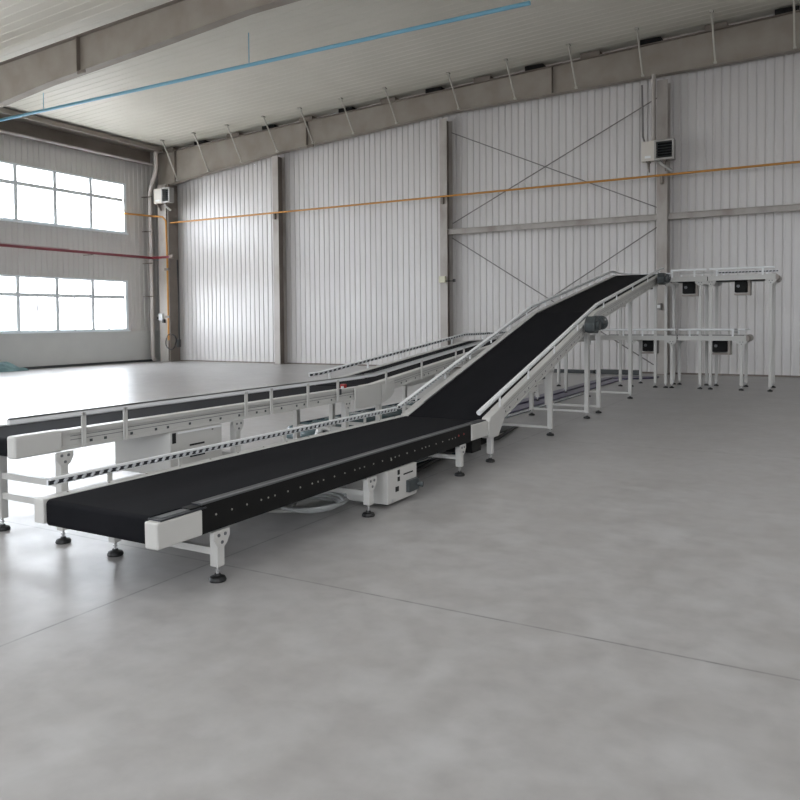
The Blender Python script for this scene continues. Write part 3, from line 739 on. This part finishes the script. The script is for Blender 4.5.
cross('cross_conveyor', 'high cross conveyor at far right on the tallest legs', -2.585, -1.16, 2.67, [-2.39, -1.42], [-2.53, -1.26], (-2.04, -1.70), .15, rollers=True, endcap=True)
cross('cross_conveyor', 'low cross conveyor under the high line, behind the tall legs', -5.15, -3.28, 1.27, [-4.53, -4.07], [-4.36, -3.40], (-4.14, -3.80), .14)
c = cross('cross_conveyor', 'low cross conveyor ending at right beneath the high line', -3.26, -1.76, 1.27, [-2.98, -2.04], [-1.86], (-2.52, -2.12), .14, endcap=True)
m = MB(); m.tube([(-2.0, 19.12, 1.38), (-1.93, 19.12, 1.38)], .05, 12); m.build('sensor', STEEL, c.t)
# support column of the incline head
# ------------------------------------------------------------------ loose items on the floor
def cable_coil():
    t = thing('cable_coil', 'loose coil of pale grey cable on the floor under the foreground conveyor', 'cable', (-4.1, 5.6, 0))
    for k in range(4):
        m = MB(); pts = []
        n = 40; ph = random.random() * 6
        for i in range(n + 1):
            a = i / n * 2 * PI * .95 + ph
            pts.append((-4.10 + (.20 + .03 * k) * math.cos(a) + .03 * math.sin(2 * a + k), 5.62 + (.24 + .035 * k) * math.sin(a) + .02 * math.cos(3 * a + k), .018 + .016 * k + .012 * math.sin(3 * a + k)))
        m.tube(pts, .014, 7); m.build('cable_loop', WIRE, t, smooth=True)
    m = MB(); m.tube([(-4.32, 5.50, .03), (-4.38, 5.38, .02), (-4.50, 5.28, .05), (-4.6, 5.1, .06)], .02, 8); m.build('cable_end', WIRE, t)
    m = MB(); m.tube([(-3.88, 5.75, .03), (-3.95, 5.95, .02), (-4.1, 6.2, .02), (-4.3, 6.5, .02)], .014, 8); m.build('cable_tail', WIRE, t)
cable_coil()
m = MB(); m.prism([(-4.46, 5.20), (-4.17, 5.36), (-4.40, 5.60), (-4.66, 5.44)], .001, .02, 2)
tag(m.build('cardboard_sheet', CARD), 'pale flat sheet lying on the floor left of the cable coil', 'cardboard')
def soft_bar(name, path, w, h, m_, seed=0, n=48):
    """a long wrapped roll lying on the floor with uneven film"""
    rnd = random.Random(seed); mb = MB(); pts = []; K = 10; P = []
    for i in range(n + 1):
        s_ = i / n * (len(path) - 1); k = min(int(s_), len(path) - 2); f = s_ - k
        x = path[k][0] * (1 - f) + path[k + 1][0] * f; y = path[k][1] * (1 - f) + path[k + 1][1] * f
        ww = w * (1 + rnd.uniform(-.08, .08)); hh = h * (1 + rnd.uniform(-.12, .12))
        if i in (0, n): ww *= .8; hh *= .7
        for j in range(K):
            a = PI * j / (K - 1); P.append((x + ww / 2 * math.cos(a) * (1 + .12 * math.sin(2 * a) ** 2), y, max(.002, hh * math.sin(a) ** .6)))
    f = []
    for i in range(n):
        for j in range(K - 1): f.append((i * K + j, i * K + j + 1, (i + 1) * K + j + 1, (i + 1) * K + j))
        f.append((i * K + K - 1, i * K, (i + 1) * K, (i + 1) * K + K - 1))
    f += [tuple(range(K)), tuple(range((n + 1) * K - 1, n * K - 1, -1))]
    mb.poly(P, f); o = mb.build(name, m_, smooth=True); return o
o = soft_bar('wrapped_bundle', [(-6.60, 8.75), (-6.58, 10), (-6.55, 12.9)], .66, .21, FILM, 3)
tag(o, 'long blue-green film-wrapped bundle on the floor between the conveyors', 'bundle')
m = MB(); m.tube([(-6.74, 8.8, .20), (-6.72, 10, .20), (-6.70, 12.8, .20)], .03, 6); m.build('film_edge', FILMT, o)
m = MB(); P = []
for i in range(13):
    a = i / 12 * PI; P.append((-6.34 + .012 * i, 8.80 + .20 * math.cos(a), .03 + .17 * math.sin(a)))
m.tube(P, .05, 8); m.build('film_fold', WHITE2, o, smooth=True)
m = MB(); m.sweep([(11.6, 0), (14, .0), (21.4, 0)], -5.56, -5.34, .001, .05); m.sweep([(11.9, 0), (21.2, 0)], -5.30, -5.02, .001, .028); m.prism([(-5.56, 21.45), (-5.0, 21.3), (-4.3, 22.0), (-4.3, 22.4), (-5.2, 22.3)], .001, .04, 2)
o = m.build('rubber_strip', PURPLE, bevel=.008); tag(o, 'long dark purple rubber strip lying on the floor under the inclines', 'rubber strip')
m = MB(); m.sweep([(12.2, 0), (17, 0)], -5.0, -4.86, .001, .012); m.build('loose_edge', FILM, o)
m = MB(); m.box(-8.0, -6.4, 23.25, 23.5, .0, .10); m.box(-6.35, -5.0, 23.2, 23.5, 0, .13)
tag(m.build('rubber_sheet_stack', SLATE, bevel=.02), 'low dark stack of sheets lying along the foot of the back wall', 'sheet stack')
t = thing('black_hose', 'black hose and flat strip on the floor behind the small white cabinet', 'hose', (-4.1, 8.5, 0))
m = MB(); m.tube([(-3.98, 6.7, .03), (-4.02, 7.4, .025), (-4.14, 8.2, .025), (-4.20, 9.0, .025), (-4.10, 10.0, .025), (-4.3, 11.2, .025)], .025, 8); m.build('hose', CABLE, t, smooth=True)
m = MB(); m.prism([(-4.42, 6.6), (-4.20, 6.6), (-4.30, 9.0), (-4.30, 11.4), (-4.52, 11.4), (-4.52, 9.0)], .001, .02, 2); m.build('flat_strip', SLATE, t)
m = MB(); m.tube([(-4.12, 6.9, .014), (-4.25, 7.6, .014), (-4.22, 8.4, .014), (-4.05, 8.9, .014), (-4.2, 9.9, .014)], .013, 6); m.build('thin_cable', FILMT, t)
# tarpaulin heap at the left wall
bm = bmesh.new(); bmesh.ops.create_grid(bm, x_segments=20, y_segments=20, size=1)
rnd = random.Random(7)
for v in bm.verts:
    r = max(abs(v.co.x), abs(v.co.y)); h = max(0, 1 - r ** 2.2)
    v.co = Vector((-25.22 + v.co.x * .28, 16.15 + v.co.y * 1.0, .004 + .34 * h * (.75 + .25 * math.sin(5 * v.co.y + 3 * v.co.x)) + (h > 0) * rnd.uniform(0, .03)))
me = bpy.data.meshes.new('tarpaulin'); bm.to_mesh(me); bm.free(); me.materials.append(TEAL)
o = bpy.data.objects.new('folded_tarpaulin', me); C.objects.link(o); tag(o, 'crumpled teal tarpaulin heap at the foot of the left wall', 'tarpaulin')

# ------------------------------------------------------------------ daylight
w = bpy.data.worlds.new('sky'); bpy.context.scene.world = w; w.use_nodes = True
nt = w.node_tree; bg = nt.nodes['Background']; bg.inputs['Strength'].default_value = 1.0
tc = nt.nodes.new('ShaderNodeTexCoord'); sp = nt.nodes.new('ShaderNodeSeparateXYZ'); mr_ = nt.nodes.new('ShaderNodeMapRange')
mr_.inputs[1].default_value = -.10; mr_.inputs[2].default_value = -.01; mx = nt.nodes.new('ShaderNodeMix'); mx.data_type = 'RGBA'
mx.inputs[6].default_value = (7.7, 7.7, 7.7, 1); mx.inputs[7].default_value = (17.5, 18.6, 20.0, 1)
nt.links.new(tc.outputs['Generated'], sp.inputs[0]); nt.links.new(sp.outputs[2], mr_.inputs[0])
nt.links.new(mr_.outputs[0], mx.inputs[0]); nt.links.new(mx.outputs[2], bg.inputs['Color'])

# ------------------------------------------------------------------ camera
f, yaw, p, r, cy = 764.589, -.516726, .0332463, .00815635, 345.1327
fw = Vector((math.sin(yaw) * math.cos(p), math.cos(yaw) * math.cos(p), -math.sin(p))); right = Vector((math.cos(yaw), -math.sin(yaw), 0))
down = fw.cross(right)
r2 = right * math.cos(r) + down * math.sin(r); d2 = -right * math.sin(r) + down * math.cos(r)
cam = bpy.data.cameras.new('camera'); co = bpy.data.objects.new('camera', cam); C.objects.link(co)
M = Matrix((r2, -d2, -fw)).transposed().to_4x4(); M.translation = Vector((0, 0, 1.7)); co.matrix_world = M
cam.sensor_fit = 'HORIZONTAL'; cam.sensor_width = 36; cam.lens = f / 800 * 36; cam.shift_y = -(400 - cy) / 800 
cam.clip_end = 200; cam.clip_start = .05
bpy.context.scene.camera = co
vs = bpy.context.scene.view_settings; vs.view_transform = 'Standard'; vs.look = 'None'; vs.gamma = 1; vs.use_curve_mapping = False
vs.exposure = 0.0
for o in bpy.data.objects:
    if '_w' in o: del o['_w']
